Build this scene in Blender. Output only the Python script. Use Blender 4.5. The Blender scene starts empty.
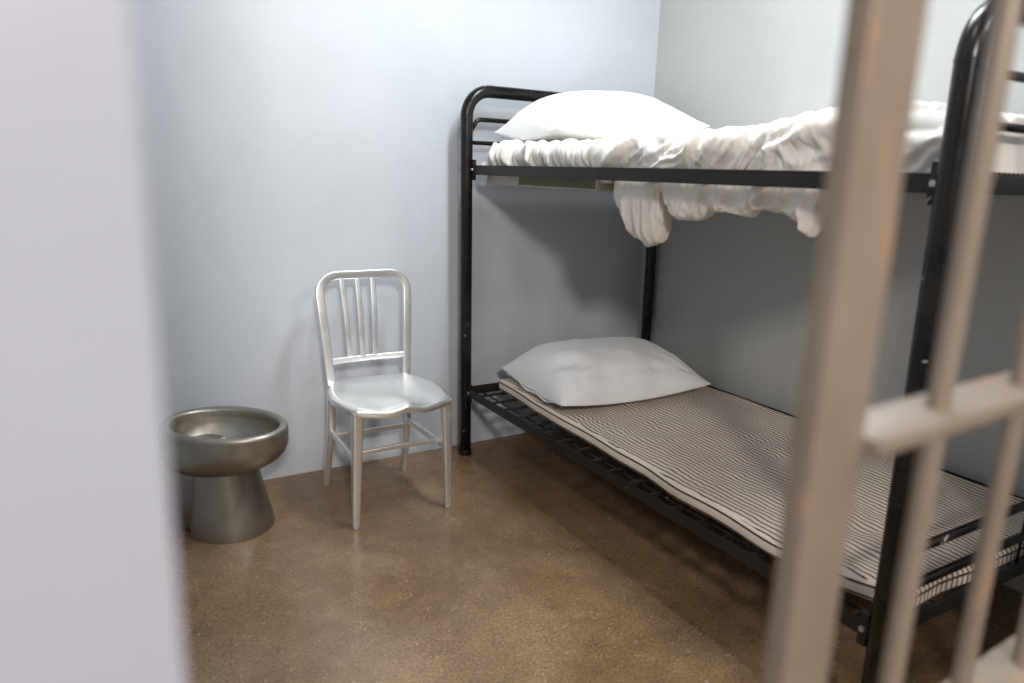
import bpy, bmesh, math, random
from mathutils import Vector, Matrix, noise

S = bpy.context.scene
COL = S.collection
PI = math.pi

# ------------------------------------------------------------------ camera
CAM = Vector((-2.5007, -2.8854, 1.2712))
FWD = Vector((0.4993613, 0.83548728, -0.22934538))
RGT = Vector((0.8615887, -0.50671786, 0.03003213))
UPV = Vector((0.09112194, 0.21259827, 0.97288168))
cd = bpy.data.cameras.new('camera')
cam = bpy.data.objects.new('camera', cd)
COL.objects.link(cam)
cam.matrix_world = Matrix(((RGT.x, UPV.x, -FWD.x, CAM.x), (RGT.y, UPV.y, -FWD.y, CAM.y), (RGT.z, UPV.z, -FWD.z, CAM.z), (0, 0, 0, 1)))
cd.sensor_width = 36
cd.lens = 719.73 / 1024 * 36
cd.clip_start = 0.02
cd.dof.use_dof = True
cd.dof.focus_distance = 2.7
cd.dof.aperture_fstop = 2.1
S.camera = cam

# ------------------------------------------------------------------ colour management, world, lights
S.view_settings.view_transform = 'Standard'
S.view_settings.look = 'None'
S.view_settings.gamma = 1.0
S.view_settings.use_curve_mapping = False
S.view_settings.exposure = 0.17
W = bpy.data.worlds.new('world')
S.world = W
W.use_nodes = True
W.node_tree.nodes['Background'].inputs[0].default_value = (1.0, 0.72, 0.48, 1)
W.node_tree.nodes['Background'].inputs[1].default_value = 0.30


def area(name, loc, target, size, size_y, power, color):
    d = bpy.data.lights.new(name, 'AREA')
    d.shape = 'RECTANGLE'
    d.size = size
    d.size_y = size_y
    d.energy = power
    d.color = color
    o = bpy.data.objects.new(name, d)
    COL.objects.link(o)
    o.location = loc
    dirv = Vector(target) - Vector(loc)
    o.rotation_euler = dirv.to_track_quat('-Z', 'Y').to_euler()
    return o


area('cell_ceiling_light', (-1.03, -1.30, 2.74), (-1.03, -1.3001, 0), 0.22, 0.9, 38, (0.89, 0.965, 1.0))
area('cell_side_light', (-2.0, -2.25, 2.74), (-1.0, -0.9, 0), 0.25, 0.5, 6, (0.92, 0.93, 1.0))
area('corridor_right_light', (-0.92, -3.2, 2.45), (-1.4, 0, 0.8), 0.25, 0.25, 14, (1.0, 0.90, 0.80))
area('corridor_left_light', (-2.88, -4.85, 2.55), (-1.6, -1.4, 0.7), 0.35, 0.35, 88, (1.0, 0.93, 0.87))


# ------------------------------------------------------------------ node helpers
def new_mat(name):
    m = bpy.data.materials.new(name)
    m.use_nodes = True
    nt = m.node_tree
    return m, nt, nt.nodes['Principled BSDF']


def node(nt, typ, **kw):
    n = nt.nodes.new(typ)
    for k, v in kw.items():
        if k in n.inputs:
            n.inputs[k].default_value = v
        else:
            setattr(n, k, v)
    return n


def coords(nt, scale=(1, 1, 1), kind='Object'):
    tc = nt.nodes.new('ShaderNodeTexCoord')
    mp = nt.nodes.new('ShaderNodeMapping')
    mp.inputs['Scale'].default_value = scale
    nt.links.new(tc.outputs[kind], mp.inputs['Vector'])
    return mp.outputs['Vector']


def noise_tex(nt, vec, scale, detail=4, rough=0.55, dist=0):
    n = node(nt, 'ShaderNodeTexNoise', Scale=scale, Detail=detail, Roughness=rough, Distortion=dist)
    nt.links.new(vec, n.inputs['Vector'])
    return n.outputs['Fac']


def ramp(nt, fac, stops):
    r = nt.nodes.new('ShaderNodeValToRGB')
    el = r.color_ramp.elements
    while len(el) < len(stops):
        el.new(0.5)
    for e, (p, c) in zip(el, stops):
        e.position = p
        e.color = (c[0], c[1], c[2], 1) if len(c) > 1 else (c[0],) * 3 + (1,)
    nt.links.new(fac, r.inputs['Fac'])
    return r.outputs['Color']


def mix(nt, fac, a, b, mode='MIX'):
    m = nt.nodes.new('ShaderNodeMix')
    m.data_type = 'RGBA'
    m.blend_type = mode
    if isinstance(fac, (int, float)):
        m.inputs[0].default_value = fac
    else:
        nt.links.new(fac, m.inputs[0])
    for v, i in ((a, 6), (b, 7)):
        if isinstance(v, tuple):
            m.inputs[i].default_value = (*v, 1)
        else:
            nt.links.new(v, m.inputs[i])
    return m.outputs[2]


def bump(nt, h, strength, dist, b, prev=None):
    n = node(nt, 'ShaderNodeBump', Strength=strength, Distance=dist)
    nt.links.new(h, n.inputs['Height'])
    if prev is not None:
        nt.links.new(prev, n.inputs['Normal'])
    nt.links.new(n.outputs['Normal'], b.inputs['Normal'])
    return n.outputs['Normal']


def math_node(nt, op, a, b=None):
    n = nt.nodes.new('ShaderNodeMath')
    n.operation = op
    for v, i in ((a, 0), (b, 1)):
        if v is None:
            continue
        if isinstance(v, (int, float)):
            n.inputs[i].default_value = v
        else:
            nt.links.new(v, n.inputs[i])
    return n.outputs[0]


# ------------------------------------------------------------------ materials
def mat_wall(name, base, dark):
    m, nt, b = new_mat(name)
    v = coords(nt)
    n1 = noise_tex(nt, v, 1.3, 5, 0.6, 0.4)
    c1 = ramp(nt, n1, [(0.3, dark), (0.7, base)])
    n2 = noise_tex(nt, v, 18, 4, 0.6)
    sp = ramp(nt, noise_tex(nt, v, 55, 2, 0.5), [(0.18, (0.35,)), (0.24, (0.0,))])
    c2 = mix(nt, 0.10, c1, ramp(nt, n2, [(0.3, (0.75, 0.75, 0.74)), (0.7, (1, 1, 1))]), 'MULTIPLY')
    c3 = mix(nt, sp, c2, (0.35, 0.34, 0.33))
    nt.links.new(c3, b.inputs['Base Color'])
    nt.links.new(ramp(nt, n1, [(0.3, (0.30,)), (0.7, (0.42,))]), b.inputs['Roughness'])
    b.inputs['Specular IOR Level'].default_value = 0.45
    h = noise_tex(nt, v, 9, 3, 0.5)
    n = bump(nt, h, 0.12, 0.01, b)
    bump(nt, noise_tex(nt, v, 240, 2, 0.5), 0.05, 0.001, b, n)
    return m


def mat_floor():
    m, nt, b = new_mat('polished_brown_concrete')
    v = coords(nt)
    big = noise_tex(nt, v, 1.6, 5, 0.62, 0.6)
    c = ramp(nt, big, [(0.28, (0.150, 0.088, 0.045)), (0.52, (0.230, 0.145, 0.082)), (0.75, (0.33, 0.222, 0.134))])
    mid = noise_tex(nt, v, 14, 5, 0.65)
    c = mix(nt, 0.55, c, ramp(nt, mid, [(0.3, (0.62, 0.60, 0.58)), (0.7, (1.15, 1.14, 1.12))]), 'MULTIPLY')
    grain = noise_tex(nt, v, 115, 3, 0.75)
    c = mix(nt, 0.55, c, ramp(nt, grain, [(0.36, (0.35, 0.32, 0.30)), (0.64, (1.6, 1.6, 1.6))]), 'MULTIPLY')
    vo = node(nt, 'ShaderNodeTexVoronoi', Scale=70.0)
    nt.links.new(v, vo.inputs['Vector'])
    sel = math_node(nt, 'MULTIPLY', ramp(nt, vo.outputs['Distance'], [(0.10, (1,)), (0.2, (0,))]),
                    ramp(nt, noise_tex(nt, v, 31, 1, 0.5), [(0.54, (0,)), (0.60, (1,))]))
    c = mix(nt, sel, c, (0.50, 0.42, 0.33))
    nt.links.new(c, b.inputs['Base Color'])
    nt.links.new(ramp(nt, noise_tex(nt, v, 5, 4, 0.6), [(0.3, (0.20,)), (0.7, (0.34,))]), b.inputs['Roughness'])
    b.inputs['Specular IOR Level'].default_value = 0.5
    bump(nt, noise_tex(nt, v, 60, 3, 0.5), 0.12, 0.002, b)
    return m


def mat_black_steel():
    m, nt, b = new_mat('black_painted_steel')
    v = coords(nt)
    wear = noise_tex(nt, v, 38, 3, 0.55, 0.5)
    chips = ramp(nt, wear, [(0.70, (0,)), (0.725, (1,))])
    scuff = noise_tex(nt, v, 9, 4, 0.6)
    base = ramp(nt, scuff, [(0.35, (0.004, 0.003, 0.003)), (0.7, (0.012, 0.009, 0.007))])
    nt.links.new(mix(nt, chips, base, (0.36, 0.32, 0.27)), b.inputs['Base Color'])
    nt.links.new(ramp(nt, scuff, [(0.3, (0.20,)), (0.7, (0.36,))]), b.inputs['Roughness'])
    b.inputs['Specular IOR Level'].default_value = 0.38
    b.inputs['Coat Weight'].default_value = 0.0
    b.inputs['Coat Roughness'].default_value = 0.18
    bump(nt, chips, 0.3, -0.001, b)
    return m


def mat_rail():
    m, nt, b = new_mat('dark_satin_steel')
    v = coords(nt)
    wear = ramp(nt, noise_tex(nt, v, 30, 3, 0.55, 0.5), [(0.74, (0,)), (0.76, (1,))])
    n = noise_tex(nt, v, 6, 4, 0.6)
    base = ramp(nt, n, [(0.3, (0.010, 0.0085, 0.007)), (0.7, (0.020, 0.017, 0.014))])
    nt.links.new(mix(nt, wear, base, (0.45, 0.42, 0.38)), b.inputs['Base Color'])
    b.inputs['Roughness'].default_value = 0.42
    b.inputs['Specular IOR Level'].default_value = 0.3
    return m


def mat_aluminium():
    m, nt, b = new_mat('brushed_aluminium')
    v = coords(nt, (1, 1, 1))
    n = noise_tex(nt, coords(nt, (60, 60, 4)), 9, 3, 0.6)
    nt.links.new(ramp(nt, n, [(0.3, (0.82, 0.82, 0.81)), (0.7, (0.93, 0.93, 0.93))]), b.inputs['Base Color'])
    b.inputs['Metallic'].default_value = 0.88
    nt.links.new(ramp(nt, noise_tex(nt, v, 12, 3, 0.5), [(0.3, (0.30,)), (0.7, (0.42,))]), b.inputs['Roughness'])
    bump(nt, n, 0.03, 0.0008, b)
    return m


def mat_stainless():
    m, nt, b = new_mat('brushed_stainless_steel')
    v = coords(nt)
    n = noise_tex(nt, v, 7, 4, 0.6, 0.3)
    nt.links.new(ramp(nt, n, [(0.3, (0.31, 0.28, 0.24)), (0.7, (0.44, 0.41, 0.365))]), b.inputs['Base Color'])
    b.inputs['Metallic'].default_value = 0.95
    nt.links.new(ramp(nt, noise_tex(nt, v, 16, 4, 0.6), [(0.3, (0.34,)), (0.7, (0.46,))]), b.inputs['Roughness'])
    bump(nt, noise_tex(nt, coords(nt, (1, 1, 10)), 30, 2, 0.5), 0.015, 0.0005, b)
    return m


def mat_gate():
    m, nt, b = new_mat('worn_grey_gate_paint')
    v = coords(nt)
    n = noise_tex(nt, v, 5, 4, 0.6, 0.5)
    base = ramp(nt, n, [(0.3, (0.215, 0.172, 0.138)), (0.7, (0.275, 0.232, 0.195))])  # warm corridor light is put into this tan base
    rust = ramp(nt, noise_tex(nt, coords(nt, (1, 1, 0.35)), 22, 4, 0.6, 0.6), [(0.60, (0,)), (0.68, (0.55,))])
    nt.links.new(mix(nt, rust, base, (0.42, 0.24, 0.13)), b.inputs['Base Color'])
    b.inputs['Roughness'].default_value = 0.38
    b.inputs['Metallic'].default_value = 0.15
    return m


def mat_cotton(name, col, weave=900, sheen=0.25):
    m, nt, b = new_mat(name)
    v = coords(nt)
    n = noise_tex(nt, v, 3.5, 3, 0.5)
    nt.links.new(ramp(nt, n, [(0.3, tuple(c * 0.95 for c in col)), (0.7, col)]), b.inputs['Base Color'])
    b.inputs['Roughness'].default_value = 0.85
    b.inputs['Sheen Weight'].default_value = sheen
    b.inputs['Subsurface Weight'].default_value = 0.0
    p = bump(nt, noise_tex(nt, v, weave, 1, 0.5), 0.10, 0.0006, b)
    w = noise_tex(nt, coords(nt, (1, 1.0, 1.6)), 16, 4, 0.6, 1.2)
    bump(nt, w, 0.22, 0.006, b, p)
    return m


def mat_ticking():
    m, nt, b = new_mat('striped_ticking')
    tc = nt.nodes.new('ShaderNodeTexCoord')
    sep = nt.nodes.new('ShaderNodeSeparateXYZ')
    nt.links.new(tc.outputs['Object'], sep.inputs[0])
    # low frequency drift of the stripes and a short puckered ripple along them
    n1 = noise_tex(nt, coords(nt, (1.2, 1.0, 1)), 3.2, 3, 0.5)
    drift = math_node(nt, 'MULTIPLY', math_node(nt, 'SUBTRACT', n1, 0.5), 0.042)
    ripn = noise_tex(nt, coords(nt, (6, 26, 1)), 1.0, 2, 0.5)
    ripm = ramp(nt, noise_tex(nt, coords(nt), 2.3, 2, 0.5), [(0.42, (0.15,)), (0.62, (1.0,))])
    rip = math_node(nt, 'MULTIPLY', math_node(nt, 'MULTIPLY', math_node(nt, 'SUBTRACT', ripn, 0.5), 0.034), ripm)
    x = math_node(nt, 'ADD', math_node(nt, 'ADD', sep.outputs['X'], drift), rip)
    ph = math_node(nt, 'PINGPONG', math_node(nt, 'MULTIPLY', x, 1 / 0.0195), 0.5)
    line = ramp(nt, ph, [(0.125, (1,)), (0.18, (0,))])
    sn = nt.nodes.new('ShaderNodeSeparateXYZ')
    nt.links.new(tc.outputs['Normal'], sn.inputs[0])
    line = math_node(nt, 'MULTIPLY', line, math_node(nt, 'LESS_THAN', math_node(nt, 'ABSOLUTE', sn.outputs['X']), 0.6))
    cream = ramp(nt, noise_tex(nt, coords(nt), 5, 4, 0.6), [(0.3, (0.74, 0.62, 0.51)), (0.7, (0.85, 0.75, 0.64))])
    nt.links.new(mix(nt, line, cream, (0.055, 0.034, 0.027)), b.inputs['Base Color'])
    b.inputs['Roughness'].default_value = 0.85
    b.inputs['Sheen Weight'].default_value = 0.15
    p = bump(nt, ripn, 0.35, 0.006, b)
    bump(nt, ph, 0.15, 0.002, b, p)
    return m


def mat_plain(name, col, rough=0.7, metal=0.0):
    m, nt, b = new_mat(name)
    v = coords(nt)
    n = noise_tex(nt, v, 20, 3, 0.6)
    nt.links.new(ramp(nt, n, [(0.3, tuple(c * 0.85 for c in col)), (0.7, col)]), b.inputs['Base Color'])
    b.inputs['Roughness'].default_value = rough
    b.inputs['Metallic'].default_value = metal
    return m


M = dict(
    beige=mat_plain('beige_board', (0.42, 0.38, 0.32)), olive=mat_plain('olive_webbing', (0.13, 0.125, 0.075), 0.85),
    corridor=mat_plain('grey_corridor_paint', (0.30, 0.30, 0.30)),
    wall=mat_wall('pale_blue_wall_paint', (0.59, 0.62, 0.672), (0.54, 0.567, 0.60)),
    wall_f=mat_wall('front_wall_paint_dimmed', (0.375, 0.395, 0.475), (0.355, 0.375, 0.45)),  # wall colour darkened and blued to offset the strong warm corridor lamp
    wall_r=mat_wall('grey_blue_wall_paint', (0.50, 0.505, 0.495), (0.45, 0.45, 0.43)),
    ceiling=mat_plain('grey_ceiling_paint', (0.36, 0.36, 0.36)),
    floor=mat_floor(), black=mat_black_steel(), rail=mat_rail(), alu=mat_aluminium(), steel=mat_stainless(),
    gate=mat_gate(), cotton=mat_cotton('white_cotton', (0.88, 0.875, 0.87)), sheet=mat_cotton('white_sheet_warm_shade', (0.75, 0.705, 0.65), 700),  # warm bounce and shade are put into the white sheet's colour
    ticking=mat_ticking(), cream=mat_plain('cream_ticking_border', (0.60, 0.56, 0.50), 0.85),
    piping=mat_plain('dark_brown_piping', (0.05, 0.035, 0.03), 0.8), rubber=mat_plain('grey_glide', (0.35, 0.35, 0.34), 0.5),
    chrome=mat_plain('worn_bolt_steel', (0.5, 0.48, 0.45), 0.35, 0.9), water=None)


# ------------------------------------------------------------------ mesh helpers
def link(name, bm, mat, parent=None, smooth=True, auto=None):
    me = bpy.data.meshes.new(name)
    bmesh.ops.recalc_face_normals(bm, faces=bm.faces)
    bm.to_mesh(me)
    bm.free()
    me.materials.append(mat)
    if smooth:
        for p in me.polygons:
            p.use_smooth = True
    o = bpy.data.objects.new(name, me)
    COL.objects.link(o)
    if parent:
        o.parent = parent
    if auto is not None:
        bpy_smooth_by_angle(me, auto)
    return o


def bpy_smooth_by_angle(me, deg):
    lim = math.radians(deg)
    bm = bmesh.new()
    bm.from_mesh(me)
    for e in bm.edges:
        e.smooth = not (len(e.link_faces) == 2 and e.calc_face_angle(0) > lim)
    bm.to_mesh(me)
    bm.free()


def box_bm(x0, x1, y0, y1, z0, z1, bev=0.0, seg=2, bm=None):
    b = bmesh.new()
    bmesh.ops.create_cube(b, size=1)
    for v in b.verts:
        v.co = Vector(((x0 + x1) / 2 + v.co.x * (x1 - x0), (y0 + y1) / 2 + v.co.y * (y1 - y0), (z0 + z1) / 2 + v.co.z * (z1 - z0)))
    if bev:
        bmesh.ops.bevel(b, geom=list(b.edges), offset=bev, segments=seg, affect='EDGES', profile=0.5)
    if bm is None:
        return b
    me = bpy.data.meshes.new('t')
    b.to_mesh(me)
    b.free()
    bm.from_mesh(me)
    bpy.data.meshes.remove(me)
    return bm


def fillet(pts, rad, n=8):
    """round the inner corners of a polyline"""
    pts = [Vector(p) for p in pts]
    out = [pts[0]]
    for i in range(1, len(pts) - 1):
        a, p, c = pts[i - 1], pts[i], pts[i + 1]
        r = rad[i - 1] if isinstance(rad, (list, tuple)) else rad
        u = (a - p).normalized()
        w = (c - p).normalized()
        ang = u.angle(w)
        if abs(ang - PI) < 1e-3 or r <= 0:
            out.append(p)
            continue
        t = r / math.tan(ang / 2)
        s, e = p + u * t, p + w * t
        cen = p + (u + w).normalized() * (r / math.sin(ang / 2))
        vs, ve = s - cen, e - cen
        tot = vs.angle(ve)
        ax = vs.cross(ve).normalized()
        for k in range(n + 1):
            out.append(cen + Matrix.Rotation(tot * k / n, 3, ax) @ vs)
    out.append(pts[-1])
    return out


def sweep(path, prof, ref, scale=None, bm=None, caps=True):
    """sweep a closed profile [(p, q)] along a path; q runs along ref, p across it"""
    if bm is None:
        bm = bmesh.new()
    path = [Vector(p) for p in path]
    ref = Vector(ref)
    rings = []
    n = len(path)
    for i, p in enumerate(path):
        if i == 0:
            t = path[1] - path[0]
        elif i == n - 1:
            t = path[-1] - path[-2]
        else:
            t = (path[i + 1] - p).normalized() + (p - path[i - 1]).normalized()
        t.normalize()
        b = t.cross(ref).normalized()
        q = b.cross(t).normalized()
        s = scale(i / (n - 1)) if scale else (1, 1)
        rings.append([bm.verts.new(p + b * (a * s[0]) + q * (c * s[1])) for a, c in prof])
    m = len(prof)
    for i in range(n - 1):
        for k in range(m):
            bm.faces.new((rings[i][k], rings[i][(k + 1) % m], rings[i + 1][(k + 1) % m], rings[i + 1][k]))
    if caps:
        bm.faces.new(list(reversed(rings[0])))
        bm.faces.new(rings[-1])
    return bm


def circ(r, n=20):
    return [(r * math.cos(2 * PI * k / n), r * math.sin(2 * PI * k / n)) for k in range(n)]


def rrect(w, h, r, n=4):
    out = []
    for cx, cy, a0 in ((w / 2 - r, h / 2 - r, 0), (-w / 2 + r, h / 2 - r, PI / 2), (-w / 2 + r, -h / 2 + r, PI), (w / 2 - r, -h / 2 + r, 1.5 * PI)):
        for k in range(n + 1):
            a = a0 + PI / 2 * k / n
            out.append((cx + r * math.cos(a), cy + r * math.sin(a)))
    return out


def tube(path, r, ref=(0, 1, 0), bm=None, n=20):
    return sweep(path, circ(r, n), ref, bm=bm)


def empty(name, loc, label, cat, rz=0, group=None):
    o = bpy.data.objects.new(name, None)
    COL.objects.link(o)
    o.location = loc
    o.rotation_euler = (0, 0, rz)
    o.empty_display_size = 0.1
    o['label'] = label
    o['category'] = cat
    if group:
        o['group'] = group
    return o


def struct(name, bm, mat):
    o = link(name, bm, mat, smooth=False)
    o['kind'] = 'structure'
    return o


def grid_mesh(nu, nv, fn, closed_u=False, bm=None):
    if bm is None:
        bm = bmesh.new()
    vs = [[bm.verts.new(fn(i / (nu - (0 if closed_u else 1)), j / (nv - 1))) for j in range(nv)] for i in range(nu)]
    for i in range(nu if closed_u else nu - 1):
        for j in range(nv - 1):
            i2 = (i + 1) % nu
            bm.faces.new((vs[i][j], vs[i2][j], vs[i2][j + 1], vs[i][j + 1]))
    return bm


def ns(x, y, z=0.0):
    return noise.noise(Vector((x, y, z)))


def ridge(x, y, z=0.0, p=1.6):
    return (1 - min(1, abs(ns(x, y, z)) * 1.9)) ** p


def smooth(a, b, x):
    t = max(0.0, min(1.0, (x - a) / (b - a)))
    return t * t * (3 - 2 * t)


def lerp_tab(tab, x):
    if x <= tab[0][0]:
        return tab[0][1]
    for (a, va), (b, vb) in zip(tab, tab[1:]):
        if x <= b:
            t = (x - a) / (b - a)
            t = t * t * (3 - 2 * t)
            return va + (vb - va) * t
    return tab[-1][1]


# ------------------------------------------------------------------ room shell
CEIL = 2.8
struct('floor', box_bm(-4.2, 1.6, -5.2, 0.1, -0.1, 0.0), M['floor'])
struct('wall_back', box_bm(-2.6, 0.1, 0.0, 0.1, 0.0, CEIL), M['wall'])
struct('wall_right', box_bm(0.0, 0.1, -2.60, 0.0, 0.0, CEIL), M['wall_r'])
struct('wall_left', box_bm(-2.6, -2.5, -2.5, 0.0, 0.0, CEIL), M['wall'])
struct('wall_front', box_bm(-3.6, -2.4812, -2.6, -2.5, 0.0, CEIL), M['wall_f'])
struct('front_light_baffle', box_bm(-0.94, 0.1, -2.72, -2.6, 0.0, CEIL), M['wall'])  # added out of view to keep corridor light off the bed foot
struct('wall_corridor', box_bm(-4.2, 1.6, -5.2, -5.1, 0.0, CEIL), M['corridor'])
struct('ceiling', box_bm(-4.2, 1.6, -5.2, 0.1, CEIL, CEIL + 0.1), M['ceiling'])

# ------------------------------------------------------------------ bunk bed
XL, XR, YH, YF = -1.0755, -0.030, -0.1114, -2.1097
ZT, ZB, HT, PR = 1.274, 0.302, 1.593, 0.0255
bed = empty('bunk_bed', (0, 0, 0), 'black tubular steel bunk bed standing along the right wall of the cell', 'bunk bed')
BR = 0.105
for nm, y in (('head_frame', YH), ('foot_frame', YF)):
    path = [(XL, y, 0.012)] + [(XL, y, z) for z in (0.3, 0.6, 0.9, 1.2)] + [(XL, y, HT), (XR, y, HT)] + [(XR, y, z) for z in (1.2, 0.9, 0.6, 0.3)] + [(XR, y, 0.012)]
    rads = [0, 0, 0, 0, BR, BR, 0, 0, 0, 0]
    fr = link(nm, tube(fillet(path, rads, 12), PR, (0, 1, 0), n=28), M['black'], bed)
    for x in (XL, XR):
        bm = bmesh.new()
        sweep([(x, y, 0.0), (x, y, 0.03)], circ(PR + 0.003, 24), (0, 1, 0), bm=bm)
        link('foot_cap', bm, M['black'], fr, auto=40)
        if x == XL:
            for z in (1.49, 0.62):
                bm = bmesh.new()
                sweep([(x, y, z), (x, y, z + 0.004)], circ(PR + 0.0008, 24), (0, 1, 0), bm=bm)
                link('joint_ring', bm, M['rail'], fr, auto=40)
    # upper rungs
    z = 1.479
    link('rung', tube(fillet([(XL + 0.015, y, z - 0.05), (XL + 0.052, y, z), (XR - 0.052, y, z), (XR - 0.015, y, z - 0.05)], 0.03), 0.0095, (0, 1, 0), n=14), M['black'], bed)
    link('rung', tube([(XL + 0.02, y, 1.385), (XR - 0.02, y, 1.385)], 0.0085, (0, 1, 0), n=14), M['black'], bed)
    # end rails of the two decks
    for zz in (ZT, ZB):
        link('end_rail', box_bm(XL + 0.015, XR - 0.015, y - 0.006, y + 0.006, zz - 0.019, zz + 0.019, 0.002), M['rail'], bed)
for z in (0.49, 0.398):
    link('rung', tube([(XL + 0.02, YF, z), (XR - 0.02, YF, z)], 0.011, (0, 1, 0), n=14), M['black'], bed)
link('strut', tube([(-0.50, YF, 0.30), (-0.50, YF, 0.49)], 0.0035, (0, 1, 0), n=10), M['black'], bed)
for o in [c for c in bed.children_recursive]:
    # both end frames have been racked slightly out of plumb
    foot = max(v.co.y for v in o.data.vertices) < -1.9
    for v in o.data.vertices:
        v.co.x -= (v.co.z - 0.75) * 0.022 if foot else v.co.z * 0.012
# side rails : angle irons, the upright leaf outside, the lying leaf inward
for zc in (ZT, ZB):
    for x, s in ((XL, 1), (XR, -1)):
        bm = bmesh.new()
        h = 0.0195
        t = 0.004
        prof = [(0, -h), (0.034, -h), (0.034, -h + t), (t, -h + t), (t, h), (0, h)]
        vs0, vs1 = [], []
        for a, c in prof:
            vs0.append(bm.verts.new((x + s * (a - 0.004), YH - 0.02, zc + c)))
            vs1.append(bm.verts.new((x + s * (a - 0.004), YF + 0.02, zc + c)))
        n = len(prof)
        for k in range(n):
            bm.faces.new((vs0[k], vs0[(k + 1) % n], vs1[(k + 1) % n], vs1[k]))
        bm.faces.new(vs0)
        bm.faces.new(list(reversed(vs1)))
        bmesh.ops.bevel(bm, geom=[e for e in bm.edges if abs((e.verts[0].co - e.verts[1].co).y) > 1], offset=0.0012, segments=2, affect='EDGES')
        rail = link('side_rail', bm, M['rail'], bed, auto=35)
        for y, sg in ((YH - 0.024, -1), (YF + 0.024, 1)):
            # hook plate welded to the post, with a bolt
            pl = link('hook_plate', box_bm(x - 0.006, x + 0.006, min(y, y + sg * 0.022), max(y, y + sg * 0.022), zc - 0.042, zc + 0.042, 0.002), M['black'], bed)
            if s == 1:
                bm = bmesh.new()
                sweep([(x - 0.0055, y + sg * 0.011, zc), (x - 0.012, y + sg * 0.011, zc)], circ(0.007, 6), (0, 0, 1), bm=bm)
                link('bolt', bm, M['chrome'], pl, auto=30)
# mesh-deck slats of both bunks
for k in range(19):
    y = YH - 0.07 - k * 0.103
    link('slat', box_bm(XL + 0.002, XR - 0.002, y - 0.013, y + 0.013, ZB - 0.0145, ZB - 0.0105, 0.001, 1), M['black'], bed)
for k in range(10):
    y = YH - 0.10 - k * 0.20
    link('slat', box_bm(XL + 0.002, XR - 0.002, y - 0.017, y + 0.017, ZT - 0.0145, ZT - 0.0105, 0.001, 1), M['rail'], bed)
for x in (-0.99, -0.80, -0.62, -0.44, -0.26, -0.10):
    link('deck_wire', tube([(x, YH - 0.01, ZB - 0.0185), (x, YF + 0.01, ZB - 0.0185)], 0.0035, (0, 0, 1), n=8), M['black'], bed)


# board under the head half of the upper deck, olive webbing let into its edge
bd = link('deck_board', box_bm(-1.030, -0.10, -0.94, -0.18, 1.218, 1.2545, 0.004, 2), M['beige'], bed, auto=40)
link('webbing', box_bm(-1.0325, -1.0295, -0.93, -0.44, 1.223, 1.256, 0.001, 1), M['olive'], bd, auto=40)


# ------------------------------------------------------------------ mattresses
def mattress(name, label, x0, x1, y0, y1, z0, z1, wav, mat, seed, left=None):
    root = empty(name, ((x0 + x1) / 2, (y0 + y1) / 2, z0), label, 'mattress')
    ox, oy = root.location.x, root.location.y
    hw, hl, th = (x1 - x0) / 2, (y1 - y0) / 2, z1 - z0
    r = min(th * 0.25, 0.02)

    def edge(u, v):   # wandering outline
        dx = wav * 0.45 * ns(v * 3.1, seed, 1.3) * (1 if u > 0 else 1.2) + (lerp_tab(left, v) if left and u < 0 else 0)
        dy = wav * 0.3 * ns(u * 2.3, seed + 5, 2.1)
        return dx, dy

    def surf(s, w, top):
        # s, w in -1..1 over the plan
        dx, dy = edge(s, w)
        x = s * hw + dx * abs(s) ** 3
        y = w * hl + dy * abs(w) ** 3
        e = min(hw - abs(s) * hw, hl - abs(w) * hl)
        fall = r * (1 - math.sqrt(max(0, 1 - (1 - min(1, e / r)) ** 2)))
        puff = wav * 0.28 * ns(x * 3, y * 3, seed) + wav * 0.18 * ns(x * 9, y * 9, seed + 3)
        puff += wav * 0.10 * ns(x * 12, y * 38, seed + 7) * smooth(-0.2, 0.3, ns(x * 2, y * 2, seed + 9))
        if top:
            return Vector((x, y, th - fall + puff * smooth(0, 0.05, e) + 0.0))
        return Vector((x, y, fall * 0.8))
    nu, nv = 90, 190
    bm = bmesh.new()

    def sp(k, n):   # denser at the ends
        t = 2 * k / (n - 1) - 1
        return math.copysign(1 - (1 - abs(t)) ** 1.35, t)
    T = [[bm.verts.new(surf(sp(i, nu), sp(j, nv), True)) for j in range(nv)] for i in range(nu)]
    B = [[bm.verts.new(surf(sp(i, nu), sp(j, nv), False)) for j in range(nv)] for i in range(nu)]
    for G, fl in ((T, False), (B, True)):
        for i in range(nu - 1):
            for j in range(nv - 1):
                q = (G[i][j], G[i + 1][j], G[i + 1][j + 1], G[i][j + 1])
                bm.faces.new(tuple(reversed(q)) if fl else q)
    rim = [(i, 0) for i in range(nu)] + [(nu - 1, j) for j in range(1, nv)] + [(i, nv - 1) for i in range(nu - 2, -1, -1)] + [(0, j) for j in range(nv - 2, 0, -1)]
    for k in range(len(rim)):
        a, b = rim[k], rim[(k + 1) % len(rim)]
        bm.faces.new((T[a[0]][a[1]], B[a[0]][a[1]], B[b[0]][b[1]], T[b[0]][b[1]]))
    tp = [T[a[0]][a[1]].co.copy() for a in rim]
    bp = [B[a[0]][a[1]].co.copy() for a in rim]
    link('cover', bm, mat, root)
    for pts in (tp, bp):
        bm = bmesh.new()
        rings = []
        n = len(pts)
        for k in range(n):
            t = (pts[(k + 1) % n] - pts[k - 1]).normalized()
            b = t.cross(Vector((0, 0, 1))).normalized()
            rings.append([bm.verts.new(pts[k] + b * (0.0028 * math.cos(a)) + Vector((0, 0, 0.0028 * math.sin(a)))) for a in (0, PI / 3, 2 * PI / 3, PI, 4 * PI / 3, 5 * PI / 3)])
        for k in range(n):
            for q in range(6):
                bm.faces.new((rings[k][q], rings[k][(q + 1) % 6], rings[(k + 1) % n][(q + 1) % 6], rings[(k + 1) % n][q]))
        link('piping', bm, M['piping'], root)
    return root


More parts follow.
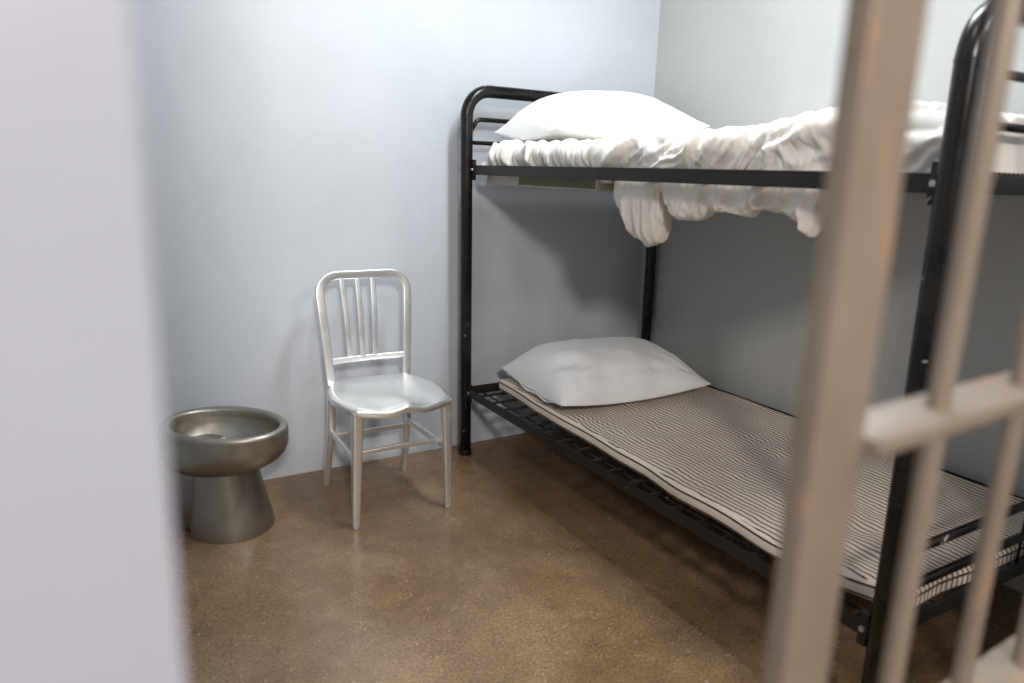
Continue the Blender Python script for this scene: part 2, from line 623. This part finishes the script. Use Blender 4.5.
mattress('mattress', 'thin cream mattress with dark stripes lying bare on the lower bunk', -0.96, -0.10, -2.085, -0.140, 0.2945, 0.348, 0.036, M['ticking'], 3,
         [(-1, 0.02), (-0.85, -0.02), (-0.66, -0.042), (-0.32, -0.030), (-0.07, -0.006), (0.24, 0.004), (0.62, 0.018), (1, 0.042)])
mattress('mattress', 'thicker striped mattress under the rumpled sheet on the upper bunk', -0.990, -0.085, -2.045, -0.225, 1.2665, 1.338, 0.010, M['ticking'], 11)


# ------------------------------------------------------------------ pillows
def pillow(name, label, corners, zb, T, wr, seed, low=(0.34, 0.34), tilt=None, hem=True):
    """corners FL, FR, BR, BL in plan; zb base height; T thickness"""
    FL, FR, BR_, BL = [Vector(c) for c in corners]
    cen = (FL + FR + BR_ + BL) / 4
    root = empty(name, (cen.x, cen.y, zb), label, 'pillow')

    def plan(u, v):
        a, b = (u + 1) / 2, (v + 1) / 2
        # sides bow inward between the pointed corners
        p = (FL * (1 - a) + FR * a) * (1 - b) + (BL * (1 - a) + BR_ * a) * b
        c = (FL + FR + BR_ + BL) / 4
        k = 0.055 * (abs(u) ** 4 * (1 - v * v) + abs(v) ** 4 * (1 - u * u))
        return p + (c - p) * k

    def hgt(u, v):
        return max(0, (1 - abs(u) ** (2.6 if u > 0 or not hem else 4.5)) * (1 - abs(v) ** 2.6)) ** 0.52

    def f(u, v, top):
        p = plan(u, v)
        h = hgt(u, v)
        e = (1 - abs(u) ** 8) * (1 - abs(v) ** 8)
        w = wr * (0.9 * ns(p.x * 6, p.y * 6, seed) + 0.5 * (ridge(p.x * 9 + 1.5 * p.y * 7, p.y * 7 - p.x * 4, seed) - 0.5))
        # pull lines fanning out of the corners
        for cu, cv in ((-1, -1), (1, -1), (1, 1), (-1, 1)):
            du, dv = u - cu, v - cv
            d = math.hypot(du, dv)
            ang = math.atan2(dv * cv, du * cu)
            w += wr * 0.55 * math.exp(-(d / 0.6) ** 2) * math.sin(ang * 17 + seed + cu) * min(1, d * 4)
        w += wr * 0.5 * math.exp(-((1 - abs(v)) / 0.22) ** 2) * math.sin(u * 23 + 4 * ns(u * 3, v * 3, seed))
        if hem:
            # slumped open end: a diagonal dent, and fine gathers along the front seam
            l = (u + 1) * 0.75 + (v + 0.15) * 0.66
            m_ = (u + 1) * 0.66 - (v + 0.15) * 0.75
            w -= 0.016 * math.exp(-(l / 0.10) ** 2) * math.exp(-((m_ - 0.3) / 0.35) ** 2)
            w += 0.010 * math.exp(-((l - 0.22) / 0.12) ** 2) * math.exp(-((m_ - 0.35) / 0.35) ** 2)
            w += 0.0022 * ridge(u * 13 + v * 2, v * 1.5, 4.4, 1.0) * smooth(-0.3, 0.3, u)
        w -= 0.007 * math.exp(-((v + 0.80) / 0.05) ** 2) * (1 - u ** 4)
        lift = T * 0.16 * (abs(u * v)) ** 2 + (tilt(u, v) if tilt else 0)
        k = low[0] + (low[1] - low[0]) * (u + 1) / 2
        if top:
            z = T * k + T * (1 - k) * h + w * e
        else:
            z = T * k - T * k * h ** 0.9
            z = max(z, 0)
        z = z * (1 - 0.25 * (abs(u * v)) ** 2)
        return Vector((p.x - cen.x, p.y - cen.y, z + lift))
    n = 110

    def sp(k):
        t = 2 * k / (n - 1) - 1
        return math.copysign(1 - (1 - abs(t)) ** 1.7, t)
    bm = bmesh.new()
    Tp = [[bm.verts.new(f(sp(i), sp(j), True)) for j in range(n)] for i in range(n)]
    Bt = [[Tp[i][j] if i in (0, n - 1) or j in (0, n - 1) else bm.verts.new(f(sp(i), sp(j), False)) for j in range(n)] for i in range(n)]
    for i in range(n - 1):
        for j in range(n - 1):
            bm.faces.new((Tp[i][j], Tp[i + 1][j], Tp[i + 1][j + 1], Tp[i][j + 1]))
            q = (Bt[i][j], Bt[i][j + 1], Bt[i + 1][j + 1], Bt[i + 1][j])
            try:
                bm.faces.new(q)
            except ValueError:
                pass
    link('pillowcase', bm, M['cotton'], root)
    if hem:
        # loose open hem of the case beyond the left end
        bm = bmesh.new()
        nn = 60
        rows = []
        for side in (1, -1):
            for i in range(8):
                t = i / 7
                row = []
                for j in range(nn):
                    v = 2 * j / (nn - 1) - 1
                    e0 = f(-0.93, v * 0.97, side > 0)
                    out = (plan(-1, v) - plan(-0.6, v)).normalized()
                    wob = 0.006 * math.sin(v * 9 + seed) + 0.004 * ns(v * 5, t * 2, seed)
                    L = 0.004 * (1 - 0.25 * v * v)
                    gap = 0.006 * (1 - v * v) * side
                    target = f(-1, v * 0.985, True)
                    zz = e0.z * (1 - t) ** 1.5 + (target.z + gap + wob * t) * (1 - (1 - t) ** 1.5)
                    zz = max(zz, 0.003)
                    row.append(bm.verts.new((e0.x + out.x * (0.02 + L) * t, e0.y + out.y * (0.02 + L) * t, zz + 0.001 * side)))
                rows.append(row)
        for blk in (rows[:8], rows[8:]):
            for a, b in zip(blk, blk[1:]):
                for j in range(nn - 1):
                    bm.faces.new((a[j], b[j], b[j + 1], a[j + 1]))
        hm = link('hem', bm, M['cotton'], root)
        md = hm.modifiers.new('thick', 'SOLIDIFY')
        md.thickness = 0.0016
    return root


pillow('pillow', 'white pillow lying on the striped mattress of the lower bunk', [(-0.985, -0.735), (-0.26, -0.80), (-0.14, -0.24), (-0.925, -0.16)], 0.357, 0.208, 0.008, 2.7, low=(0.10, 0.19))
pillow('pillow', 'plump white pillow on the rumpled sheet of the upper bunk', [(-0.98, -0.62), (-0.30, -0.70), (-0.30, -0.20), (-1.00, -0.17)], 1.392, 0.205, 0.010, 8.1, low=(0.02, 0.32), hem=False)

# ------------------------------------------------------------------ bed sheet
sheet = empty('bed_sheet', (-0.55, -1.1, 1.29), 'rumpled white sheet on the upper bunk, sagging below its rail', 'bed sheet')


def sheet_surface(a, b):
    # a: 0 wall side .. 1 near side hem; b: 0 head .. 1 foot
    y = -0.16 - b * 1.925
    top = 1.383 + lerp_tab([(0, -0.020), (0.42, -0.022), (0.52, -0.012), (0.66, 0.0), (0.80, 0.022), (0.92, 0.040), (1.0, 0.020)], b)
    L_top, rc = 0.895, 0.035
    drop = top - 1.283
    total = L_top + rc * PI / 2 + drop - rc
    s = a * total
    if s < L_top:
        x, z, nx, nz = -0.085 - s, top, 0, 1
    elif s < L_top + rc * PI / 2:
        t = (s - L_top) / rc
        x, z, nx, nz = -0.085 - L_top - rc * math.sin(t), top - rc + rc * math.cos(t), -math.sin(t), math.cos(t)
    else:
        x, z, nx, nz = -0.085 - L_top - rc, top - rc - (s - L_top - rc * PI / 2), -1, 0
    side = smooth(L_top - 0.10, L_top + 0.03, s)
    # diagonal folds
    q = s * 1.0
    wx, wy = 0.085 * ns(y * 4, s * 4, 11) + 0.02 * ns(y * 14, s * 14, 3), 0.085 * ns(y * 4, s * 4, 17) + 0.02 * ns(y * 14, s * 14, 7)
    Y, Q = y + wx, q + wy
    kf = smooth(0.30, 0.45, b)
    A = ridge((Y + Q) * 11, (Q - Y) * 2.4, 3.3, 1.0) - 0.55
    B = ridge((Q * 1.5 - Y * 0.8) * 9, (Q + Y) * 1.8, 6.3, 1.0) - 0.55
    A2 = ridge((Y + Q * 0.6) * 26, (Q - Y) * 7, 9.3, 0.8) - 0.6
    B2 = ridge((Q * 1.3 - Y) * 20, (Q + Y) * 5, 1.7, 0.8) - 0.6
    d = 0.012 + (0.010 + 0.014 * side) * (A * (1 - kf) + B * kf) + (0.004 + 0.014 * side) * (A2 * (1 - kf) + B2 * kf)
    d += 0.012 * ns(Y * 3, Q * 3, 21) * side + (0.0035) * (ridge(Y * 45, Q * 38, 2.2, 1.0) - 0.6)
    belly = 0.018 * side * math.sin(PI * min(1, max(0, (s - L_top) / (total - L_top)))) * (0.6 + 0.8 * ridge(y * 2.3, 4.4, 0))
    d = max(0.004, d + belly)
    endf = smooth(0.0, 0.03, b) * (1 - 0.0 * b)
    p = Vector((x + nx * d, y, z + nz * d))
    p.y += 0.006 * ns(y * 9, s * 9, 5) * side
    # ends drop over the mattress edges
    if b < 0.03:
        p.z -= (1 - b / 0.03) ** 2 * 0.05
    if b > 0.97:
        p.z -= ((b - 0.97) / 0.03) ** 2 * 0.01
    if b > 0.985:
        t = (b - 0.985) / 0.015
        p.z = p.z * (1 - t) + 1.300 * t
    p.y = max(p.y, -2.090)
    p.z = max(p.z, 1.283)
    if p.z < 1.298:
        p.x = max(p.x, -1.072)
    return p - sheet.location


link('draped_top', grid_mesh(190, 560, sheet_surface), M['sheet'], sheet)

# the loose cloth that sags in pouches below the near rail
LOW = [(0.0, 1.160), (0.04, 1.125), (0.085, 1.075), (0.13, 1.048), (0.18, 1.065), (0.225, 1.13), (0.25, 1.225), (0.265, 1.225), (0.30, 1.165), (0.345, 1.148), (0.42, 1.150), (0.50, 1.178), (0.58, 1.183), (0.66, 1.172),
       (0.72, 1.196), (0.80, 1.190), (0.87, 1.165), (0.905, 1.138), (0.93, 1.170), (0.96, 1.185), (1.0, 1.232)]


def hang_surface(a, b):
    # a: 0..1 along the bed, b: 0 front top .. 0.5 lowest .. 1 back top
    y = -1.0 - a * 0.80
    lowz = lerp_tab(LOW, a) if True else 0
    topz = 1.257
    t = b * 2 if b < 0.5 else (1 - b) * 2
    h = topz - lowz
    ang = PI * b
    z = topz - h * (math.sin(ang) ** 0.75)
    wid = 0.035 + 0.10 * min(1, h / 0.2)
    x = -1.005 + wid * (1 - math.cos(ang)) / 2
    bulge = 0.030 * math.sin(ang) * (ridge(a * 9, 0.4, 2) - 0.4)
    x -= bulge
    # gathered folds running down from the rail
    f = 0.014 * (ridge(a * 21 + 1.6 * t, t * 0.9, 5.5, 1.4) - 0.5) + 0.006 * (ridge(a * 47 + 3 * t, t * 2.4, 9.5, 1.2) - 0.5)
    x += f * (0.35 + 0.9 * t) * (-1 if b < 0.5 else 1)
    y += 0.045 * math.exp(-(a / 0.10) ** 2) * t * (1 - 0.4 * t)
    y += 0.016 * ns(a * 8, t * 2.2, 3) * t - 0.02 * math.sin(a * 30) * t * 0.3
    return Vector((x, y, z)) - sheet.location


hg = link('hanging_fold', grid_mesh(260, 80, hang_surface), M['sheet'], sheet)
hg['label'] = 'gathered cloth sagging in pouches under the rail'
hg.modifiers.new('thick', 'SOLIDIFY').thickness = 0.0015

# ------------------------------------------------------------------ aluminium chair
ch = empty('dining_chair', (-1.566, -0.392, 0), 'silver brushed aluminium chair with three upright back slats, facing out from the back wall', 'chair', 0.0016)


def seat_fn(u, v, dz=0.0, inset=0.0):
    # u across, v -1 front .. 1 back
    k = 0.30
    x = u * math.sqrt(1 - k * v * v)
    w = 0.193 if v < 0 else 0.193 - 0.022 * v
    x *= w * 1.10
    y = v * math.sqrt(1 - k * u * u)
    y = -0.008 + y * 0.205 * (1.10 if v < 0 else 1.02)
    dish = 0.013 * math.exp(-((u / 0.75) ** 2 + ((v - 0.15) / 0.65) ** 2))
    crest = 0.007 * math.exp(-(u / 0.16) ** 2) * smooth(0.1, -0.9, v)
    thigh = 0.007 * math.exp(-((abs(u) - 0.45) / 0.25) ** 2) * smooth(-0.1, -1.0, v)
    z = 0.458 - dish + crest - thigh
    e = max(abs(u), abs(v))
    z -= 0.006 * smooth(0.93, 1.0, e)
    return Vector((x, y, z + dz))


def seat_mesh():
    n = 46
    bm = bmesh.new()

    def sp(k):
        t = 2 * k / (n - 1) - 1
        return math.copysign(1 - (1 - abs(t)) ** 1.3, t)
    T = [[bm.verts.new(seat_fn(sp(i), sp(j))) for j in range(n)] for i in range(n)]
    rim = [(i, 0) for i in range(n)] + [(n - 1, j) for j in range(1, n)] + [(i, n - 1) for i in range(n - 2, -1, -1)] + [(0, j) for j in range(n - 2, 0, -1)]
    for i in range(n - 1):
        for j in range(n - 1):
            bm.faces.new((T[i][j], T[i + 1][j], T[i + 1][j + 1], T[i][j + 1]))
    prev = [T[a][b] for a, b in rim]
    for dz, off in ((-0.006, 0.003), (-0.020, 0.003), (-0.026, 0.000), (-0.026, -0.006), (-0.006, -0.008)):
        cur = []
        for (a, b) in rim:
            c = T[a][b].co
            d = Vector((c.x, c.y, 0))
            d = d.normalized() * off
            cur.append(bm.verts.new((c.x + d.x, c.y + d.y, c.z + dz)))
        for k in range(len(rim)):
            k2 = (k + 1) % len(rim)
            bm.faces.new((prev[k], prev[k2], cur[k2], cur[k]))
        prev = cur
    return bm


link('seat', seat_mesh(), M['alu'], ch, auto=50)

# back frame loop: the rear uprights, from seat to the rounded top
fl = rrect(0.034, 0.018, 0.005)


def back_pt(x, z):
    t = (z - 0.44) / (0.855 - 0.44)
    return Vector((x * (0.163 + 0.027 * t) / 0.179, 0.172 + 0.058 * t - 0.008 * math.sin(PI * t), z))


corner = []
R = 0.075
zt = 0.862
for k in range(13):
    a = PI - PI / 2 * k / 12
    corner.append((-0.172 + R + R * math.cos(a), zt - R + R * math.sin(a)))
lp = [(-0.172, z) for z in (0.43, 0.5, 0.56, 0.62, 0.68, 0.73)] + corner
rp = [(-x, z) for x, z in reversed(lp)]
path = [back_pt(x * 0.179 / 0.179, z) for x, z in lp + rp]
link('back_frame', sweep(path, fl, (0, 1, 0.05)), M['alu'], ch, auto=50)
bw = 0.152
link('back_rail', sweep([back_pt(-0.160, 0.533), back_pt(-0.08, 0.533) + Vector((0, 0.008, 0)), back_pt(0, 0.533) + Vector((0, 0.011, 0)), back_pt(0.08, 0.533) + Vector((0, 0.008, 0)), back_pt(0.160, 0.533)],
                        rrect(0.024, 0.012, 0.004), (0, 1, 0.1)), M['alu'], ch, auto=50)
for x in (-0.082, -0.023, 0.036):
    link('slat', sweep([back_pt(x * 0.93, 0.535) + Vector((0, 0.008, 0)), back_pt(x * 0.965, 0.69), back_pt(x, 0.855)], rrect(0.022, 0.010, 0.003), (0, 1, 0.1)), M['alu'], ch, auto=50)


def leg(p0, p1, w0, w1, d0, d1, mid=None):
    pts = [Vector(p0)] + ([Vector(mid)] if mid else []) + [Vector(p1)]
    pr = rrect(1, 1, 0.22)
    full = []
    for i in range(len(pts) - 1):
        for k in range(6):
            full.append(pts[i].lerp(pts[i + 1], k / 6))
    full.append(pts[-1])
    return sweep(full, pr, (0, 1, 0), scale=lambda t: (w0 + (w1 - w0) * t, d0 + (d1 - d0) * t))


for sx in (-1, 1):
    f1 = (sx * 0.183, -0.176, 0.008)
    o = link('leg', leg((sx * 0.170, -0.178, 0.440), f1, 0.040, 0.025, 0.036, 0.024), M['alu'], ch, auto=50)
    link('glide', sweep([(sx * 0.183, -0.176, 0), (sx * 0.183, -0.176, 0.010)], circ(0.0125, 16), (0, 1, 0)), M['rubber'], o, auto=40)
    r1 = (sx * 0.171, 0.234, 0.008)
    o = link('leg', leg((sx * 0.156, 0.172, 0.445), r1, 0.032, 0.024, 0.036, 0.024, mid=(sx * 0.160, 0.176, 0.25)), M['alu'], ch, auto=50)
    link('glide', sweep([(sx * 0.171, 0.234, 0), (sx * 0.171, 0.234, 0.010)], circ(0.0125, 16), (0, 1, 0)), M['rubber'], o, auto=40)
    # side stretchers
    link('stretcher', sweep([(sx * 0.176, -0.172, 0.250), (sx * 0.160, 0.185, 0.250)], rrect(0.012, 0.024, 0.003), (0, 0, 1)), M['alu'], ch, auto=50)
    link('apron', sweep([(sx * 0.168, -0.165, 0.418), (sx * 0.157, 0.160, 0.418)], rrect(0.008, 0.030, 0.003), (0, 0, 1)), M['alu'], ch, auto=50)
    link('brace', sweep([(sx * 0.160, 0.180, 0.285), (sx * 0.172, -0.16, 0.42)], rrect(0.008, 0.016, 0.003), (0, 0, 1)), M['alu'], ch, auto=50) if False else None
link('stretcher', sweep([(-0.172, -0.174, 0.180), (-0.06, -0.174, 0.192), (0.06, -0.174, 0.192), (0.172, -0.174, 0.180)], rrect(0.012, 0.016, 0.004), (0, 0, 1)) if False else
     sweep([(-0.170, -0.10, 0.252), (0, -0.10, 0.257), (0.170, -0.10, 0.252)], rrect(0.016, 0.018, 0.004), (0, 0, 1)), M['alu'], ch, auto=50)
link('stretcher', sweep([(-0.160, 0.180, 0.225), (0.160, 0.180, 0.225)], rrect(0.012, 0.020, 0.004), (0, 0, 1)), M['alu'], ch, auto=50)
link('apron', sweep([(-0.165, -0.168, 0.420), (0.165, -0.168, 0.420)], rrect(0.008, 0.028, 0.003), (0, 0, 1)), M['alu'], ch, auto=50)
link('apron', sweep([(-0.150, 0.158, 0.418), (0.150, 0.158, 0.418)], rrect(0.008, 0.028, 0.003), (0, 0, 1)), M['alu'], ch, auto=50)

# ------------------------------------------------------------------ steel toilet
TA = math.atan2(-0.727, 0.687)
tl = empty('toilet', (-2.135, -0.337, 0), 'seatless stainless steel toilet bowl on a flared pedestal beside the chair', 'toilet', TA)


def ell(a, b, phi, cx=0.0):
    # slightly egg shaped: fuller towards the back
    return Vector((cx + 1.05 * a * math.cos(phi), 1.05 * b * math.sin(phi) * (1 - 0.05 * math.cos(phi)), 0))


def loft(rings, closed_bottom=False, bm=None, n=72):
    if bm is None:
        bm = bmesh.new()
    prev = None
    for (a, b, z, cx) in rings:
        cur = []
        for k in range(n):
            p = ell(a, b, 2 * PI * k / n, cx)
            cur.append(bm.verts.new((p.x, p.y, z)))
        if prev:
            for k in range(n):
                bm.faces.new((prev[k], prev[(k + 1) % n], cur[(k + 1) % n], cur[k]))
        prev = cur
    if closed_bottom:
        bm.faces.new(prev)
    return bm


outer = [(0.120, 0.105, 0.228, -0.045), (0.150, 0.124, 0.234, -0.045), (0.182, 0.141, 0.248, -0.036), (0.205, 0.155, 0.272, -0.024), (0.215, 0.164, 0.300, -0.010), (0.219, 0.168, 0.330, -0.003),
         (0.2155, 0.1665, 0.352, 0), (0.2170, 0.1670, 0.370, 0), (0.2165, 0.1662, 0.379, 0), (0.2140, 0.1640, 0.3865, 0), (0.2095, 0.1598, 0.3905, 0), (0.203, 0.1535, 0.3915, 0),
         (0.1935, 0.1440, 0.3895, 0), (0.188, 0.1385, 0.385, 0), (0.186, 0.1365, 0.378, 0), (0.186, 0.1365, 0.366, 0)]
inner = [(0.189, 0.139, 0.358, 0), (0.188, 0.138, 0.345, 0), (0.180, 0.131, 0.325, -0.004), (0.160, 0.115, 0.300, -0.012), (0.125, 0.092, 0.275, -0.024), (0.085, 0.068, 0.258, -0.036),
         (0.060, 0.052, 0.240, -0.044), (0.050, 0.045, 0.210, -0.048), (0.03, 0.03, 0.200, -0.048)]
bowl = link('bowl', loft(outer + inner, True), M['steel'], tl, auto=60)
wm, nt, b = new_mat('bowl_water')
b.inputs['Base Color'].default_value = (0.75, 0.8, 0.8, 1)
b.inputs['Roughness'].default_value = 0.03
b.inputs['Transmission Weight'].default_value = 0.8
b.inputs['IOR'].default_value = 1.33
bm = loft([(0.078, 0.063, 0.2555, -0.038)], True)
link('water', bm, wm, tl)


def ped_ring(z, s, r0, cx, back, bwid, n=64):
    """footprint: rounded front, straight flanks, squarer back"""
    pts = []
    for k in range(n):
        phi = 2 * PI * k / n
        c, sn = math.cos(phi), math.sin(phi)
        e = 2.2 if c > 0 else 5.0
        rx = r0 if c > 0 else back
        x = cx + rx * math.copysign(abs(c) ** (2 / e), c)
        y = s * math.copysign(abs(sn) ** (2 / e), sn)
        pts.append(Vector((x, y, z)))
    return pts


def ped():
    bm = bmesh.new()
    prev = None
    for z, s, r0, cx, back in ((0.0, 0.140, 0.148, 0.0, 0.085), (0.010, 0.140, 0.148, 0.0, 0.085), (0.05, 0.134, 0.139, 0, 0.085), (0.10, 0.125, 0.126, 0, 0.084), (0.16, 0.115, 0.110, 0, 0.083),
                               (0.21, 0.107, 0.099, 0, 0.082), (0.26, 0.101, 0.090, 0, 0.08)):
        cur = [bm.verts.new(p) for p in ped_ring(z, s, r0, cx, back, 0)]
        if prev:
            for k in range(len(cur)):
                bm.faces.new((prev[k], prev[(k + 1) % len(cur)], cur[(k + 1) % len(cur)], cur[k]))
        else:
            bm.faces.new(list(reversed(cur)))
        prev = cur
    bm.faces.new(prev)
    return bm


link('pedestal', ped(), M['steel'], tl, auto=50)
link('back_housing', box_bm(-0.20, -0.07, -0.095, 0.095, 0.0, 0.30, 0.012, 3), M['steel'], tl, auto=50)

# ------------------------------------------------------------------ cell gate
GX, GY = -1.947, -2.600
gt = empty('cell_gate', (GX, GY, 0), 'worn grey barred steel cell gate standing half open in front of the bunk', 'gate', 0.038)
ZG = [0.20, 0.51, 0.775, 1.105, 1.78, 2.10]
link('stile', box_bm(-0.166, -0.111, -0.009, 0.009, 0.02, 2.16, 0.002, 3), M['gate'], gt, auto=40)
for z in ZG:
    link('crossbar', box_bm(-0.113, 0.93, -0.022, 0.027, z - 0.012, z, 0.0015, 2), M['gate'], gt, auto=40)
for k in range(7):
    x = k * 0.136
    link('bar', sweep([(x, 0, z) for z in (0.02, 0.6, 1.2, 1.8, 2.16)], circ(0.0088, 24), (0, 1, 0)), M['gate'], gt, auto=50)
link('stile', box_bm(0.93, 0.99, -0.009, 0.009, 0.02, 2.16, 0.006, 3), M['gate'], gt, auto=40)
link('bottom_rail', box_bm(-0.166, 0.99, -0.027, 0.027, 0.004, 0.05, 0.003, 2), M['gate'], gt, auto=40)
